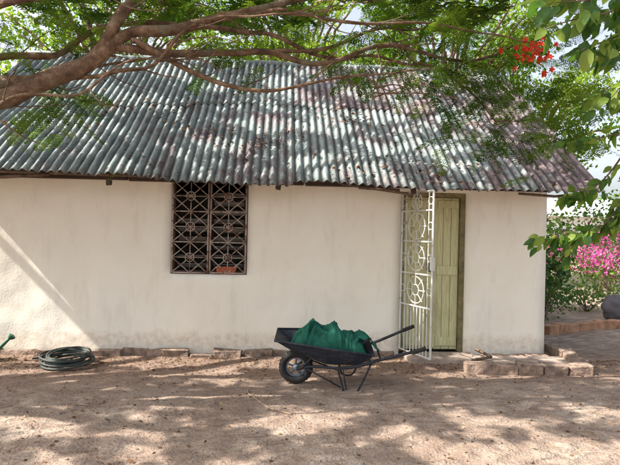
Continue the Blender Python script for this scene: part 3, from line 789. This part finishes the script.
def shrub(name, c, r, n, leaf, mat, ncl=14, tint=(.1, .95)):
    global m
    root = empty(name); m = MB()
    d = rdir(ncl, -.3, 1); C = d*NR.uniform(.4, 1, ncl)[:, None]*np.array(r)+np.array(c)
    for q in C: limb([(c[0], c[1], -.08), (.6*c[0]+.4*q[0], .6*c[1]+.4*q[1], q[2]*.5), tuple(q)], .014, .004, 4, .02, 5)
    m.obj('stems', M_BARK, root, smooth=True)
    Lc = np.repeat(C, n//ncl, 0); k = len(Lc); Lc = Lc+NR.normal(0, .42, (k, 3))*np.array(r); Lc[:, 2] = np.abs(Lc[:, 2])+.01
    scatter('foliage', *OV, Lc, rot_from(rdir(k), rdir(k)), NR.uniform(.7, 1.3, k)*leaf, np.repeat(NR.uniform(*tint, ncl), n//ncl), mat, root, .2, smooth=True)
    return root, C
shrub('garden_shrub', (4.15, 1.25, .70), (.30, .35, .55), 900, .085, LM_DARK)
shrub('garden_shrub', (5.1, 3.0, .30), (.55, .4, .28), 900, .06, LM_DARK)
shrub('garden_shrub', (6.6, 3.9, .25), (.8, .5, .25), 900, .06, LM_OVATE)
shrub('garden_shrub', (8.6, 9.5, 1.0), (1.0, .8, 1.0), 1200, .12, LM_OVATE)
shrub('garden_shrub', (12.5, 12, 1.5), (1.6, 1, 1.5), 1400, .15, LM_OVATE)
def boug(c, r, n):
    root, C = shrub('bougainvillea', c, r, n, .08, LM_OVATE, 16)
    k = n; cc_ = C[NR.integers(0, len(C), k)]; P = cc_+NR.normal(0, .32, (k, 3))*np.array(r)+[0, -.1, .12]; P[:, 2] = np.abs(P[:, 2])+.1
    scatter('bracts', *OV, P, rot_from(rdir(k), rdir(k)), NR.uniform(.045, .08, k), NR.uniform(0, 1, k), LM_PINK, root, smooth=True)
boug((7.5, 7.0, .75), (.9, .6, .5), 1000)
boug((9.6, 7.6, .8), (1.2, .6, .6), 1500)
boug((8.3, 6.2, .55), (.5, .4, .4), 500)
m = MB(); lump(m, (6.55, 3.0, .17), (.22, .18, .26), 2.2, (28, 16), .5); m.obj('grey_boulder', M_ROCK, None, smooth=True)
m = MB(); blockrow((4.35, 1.5, 0), (5.6, 2.1, 0), .16, .07, .3); blockrow((5.6, 2.1, 0), (7.4, 2.4, 0), .16, .07, .3)
m.obj('garden_edging', simple('orange_brick', (.40, .22, .13), .9, nscale=8, var=.4, bump=.6, dist=.015), None, bevel=.012)
nb_ = empty('neighbour_house')
m = MB(); m.box((17, 26, -.1), (27, 33, 3.0)); m.obj('walls', simple('pale_plaster', (.76, .76, .74), .9, nscale=2, var=.12), nb_)
m = MB(); vs = []
for i in range(121):
    x = 16.6+i*.09; h = .03*math.cos(i*math.pi/2)
    vs += [(x, 25.5, 2.95+h), (x, 29.5, 4.4+h), (x, 33.5, 2.95+h)]
m.add(vs, [(i*3, i*3+3, i*3+4, i*3+1) for i in range(120)]+[(i*3+1, i*3+4, i*3+5, i*3+2) for i in range(120)])
m.obj('roof', simple('pale_zinc', (.45, .47, .48), .6, nscale=3), nb_)
m = MB()
for x in (18.2, 21, 24): m.box((x, 25.95, .9), (x+1, 26.02, 2.1))
m.box((22.6, 25.95, 0), (23.4, 26.02, 2.1)); m.obj('openings', M_INT, nb_)

# ------------------------------------------------------------------ light, camera
d = Vector((.70, .13, -.70)).normalized()
sl = bpy.data.lights.new('sun', 'SUN'); sl.energy = 11.0; sl.angle = math.radians(.5); sl.color = (1, .95, .87)
so = link(bpy.data.objects.new('sun', sl)); so.rotation_euler = d.to_track_quat('-Z', 'Y').to_euler(); so.location = (-8, -4, 12)
w = bpy.data.worlds.new('World'); scene.world = w; w.use_nodes = True
sk = w.node_tree.nodes.new('ShaderNodeTexSky'); sk.sky_type = 'NISHITA'; sk.sun_disc = False
sk.sun_elevation = math.asin(-d.z); sk.sun_rotation = math.atan2(-d.x, -d.y) % (2*math.pi)
sk.dust_density = 5.0; sk.air_density = 1.0; sk.ozone_density = 1.0
hs = w.node_tree.nodes.new('ShaderNodeHueSaturation'); hs.inputs['Saturation'].default_value = .5
bg = w.node_tree.nodes['Background']; bg.inputs[1].default_value = .36
w.node_tree.links.new(sk.outputs[0], hs.inputs['Color']); w.node_tree.links.new(hs.outputs[0], bg.inputs[0])

a = math.radians(3.5); r = math.radians(1.3)
F = Vector((math.sin(a), math.cos(a), 0)); R0 = Vector((math.cos(a), -math.sin(a), 0)); U0 = Vector((0, 0, 1))
Rv = R0*math.cos(r)+U0*math.sin(r); Uv = -R0*math.sin(r)+U0*math.cos(r)
cam = bpy.data.cameras.new('camera'); cam.sensor_width = 36; cam.lens = 29.44; cam.clip_end = 1000; cam.clip_start = .05
co = link(bpy.data.objects.new('camera', cam))
M = Matrix((Rv, Uv, -F)).transposed().to_4x4(); M.translation = (0, -6.5, 1.5); co.matrix_world = M
scene.camera = co
scene.view_settings.view_transform = 'Standard'; scene.view_settings.look = 'None'; scene.view_settings.exposure = 0
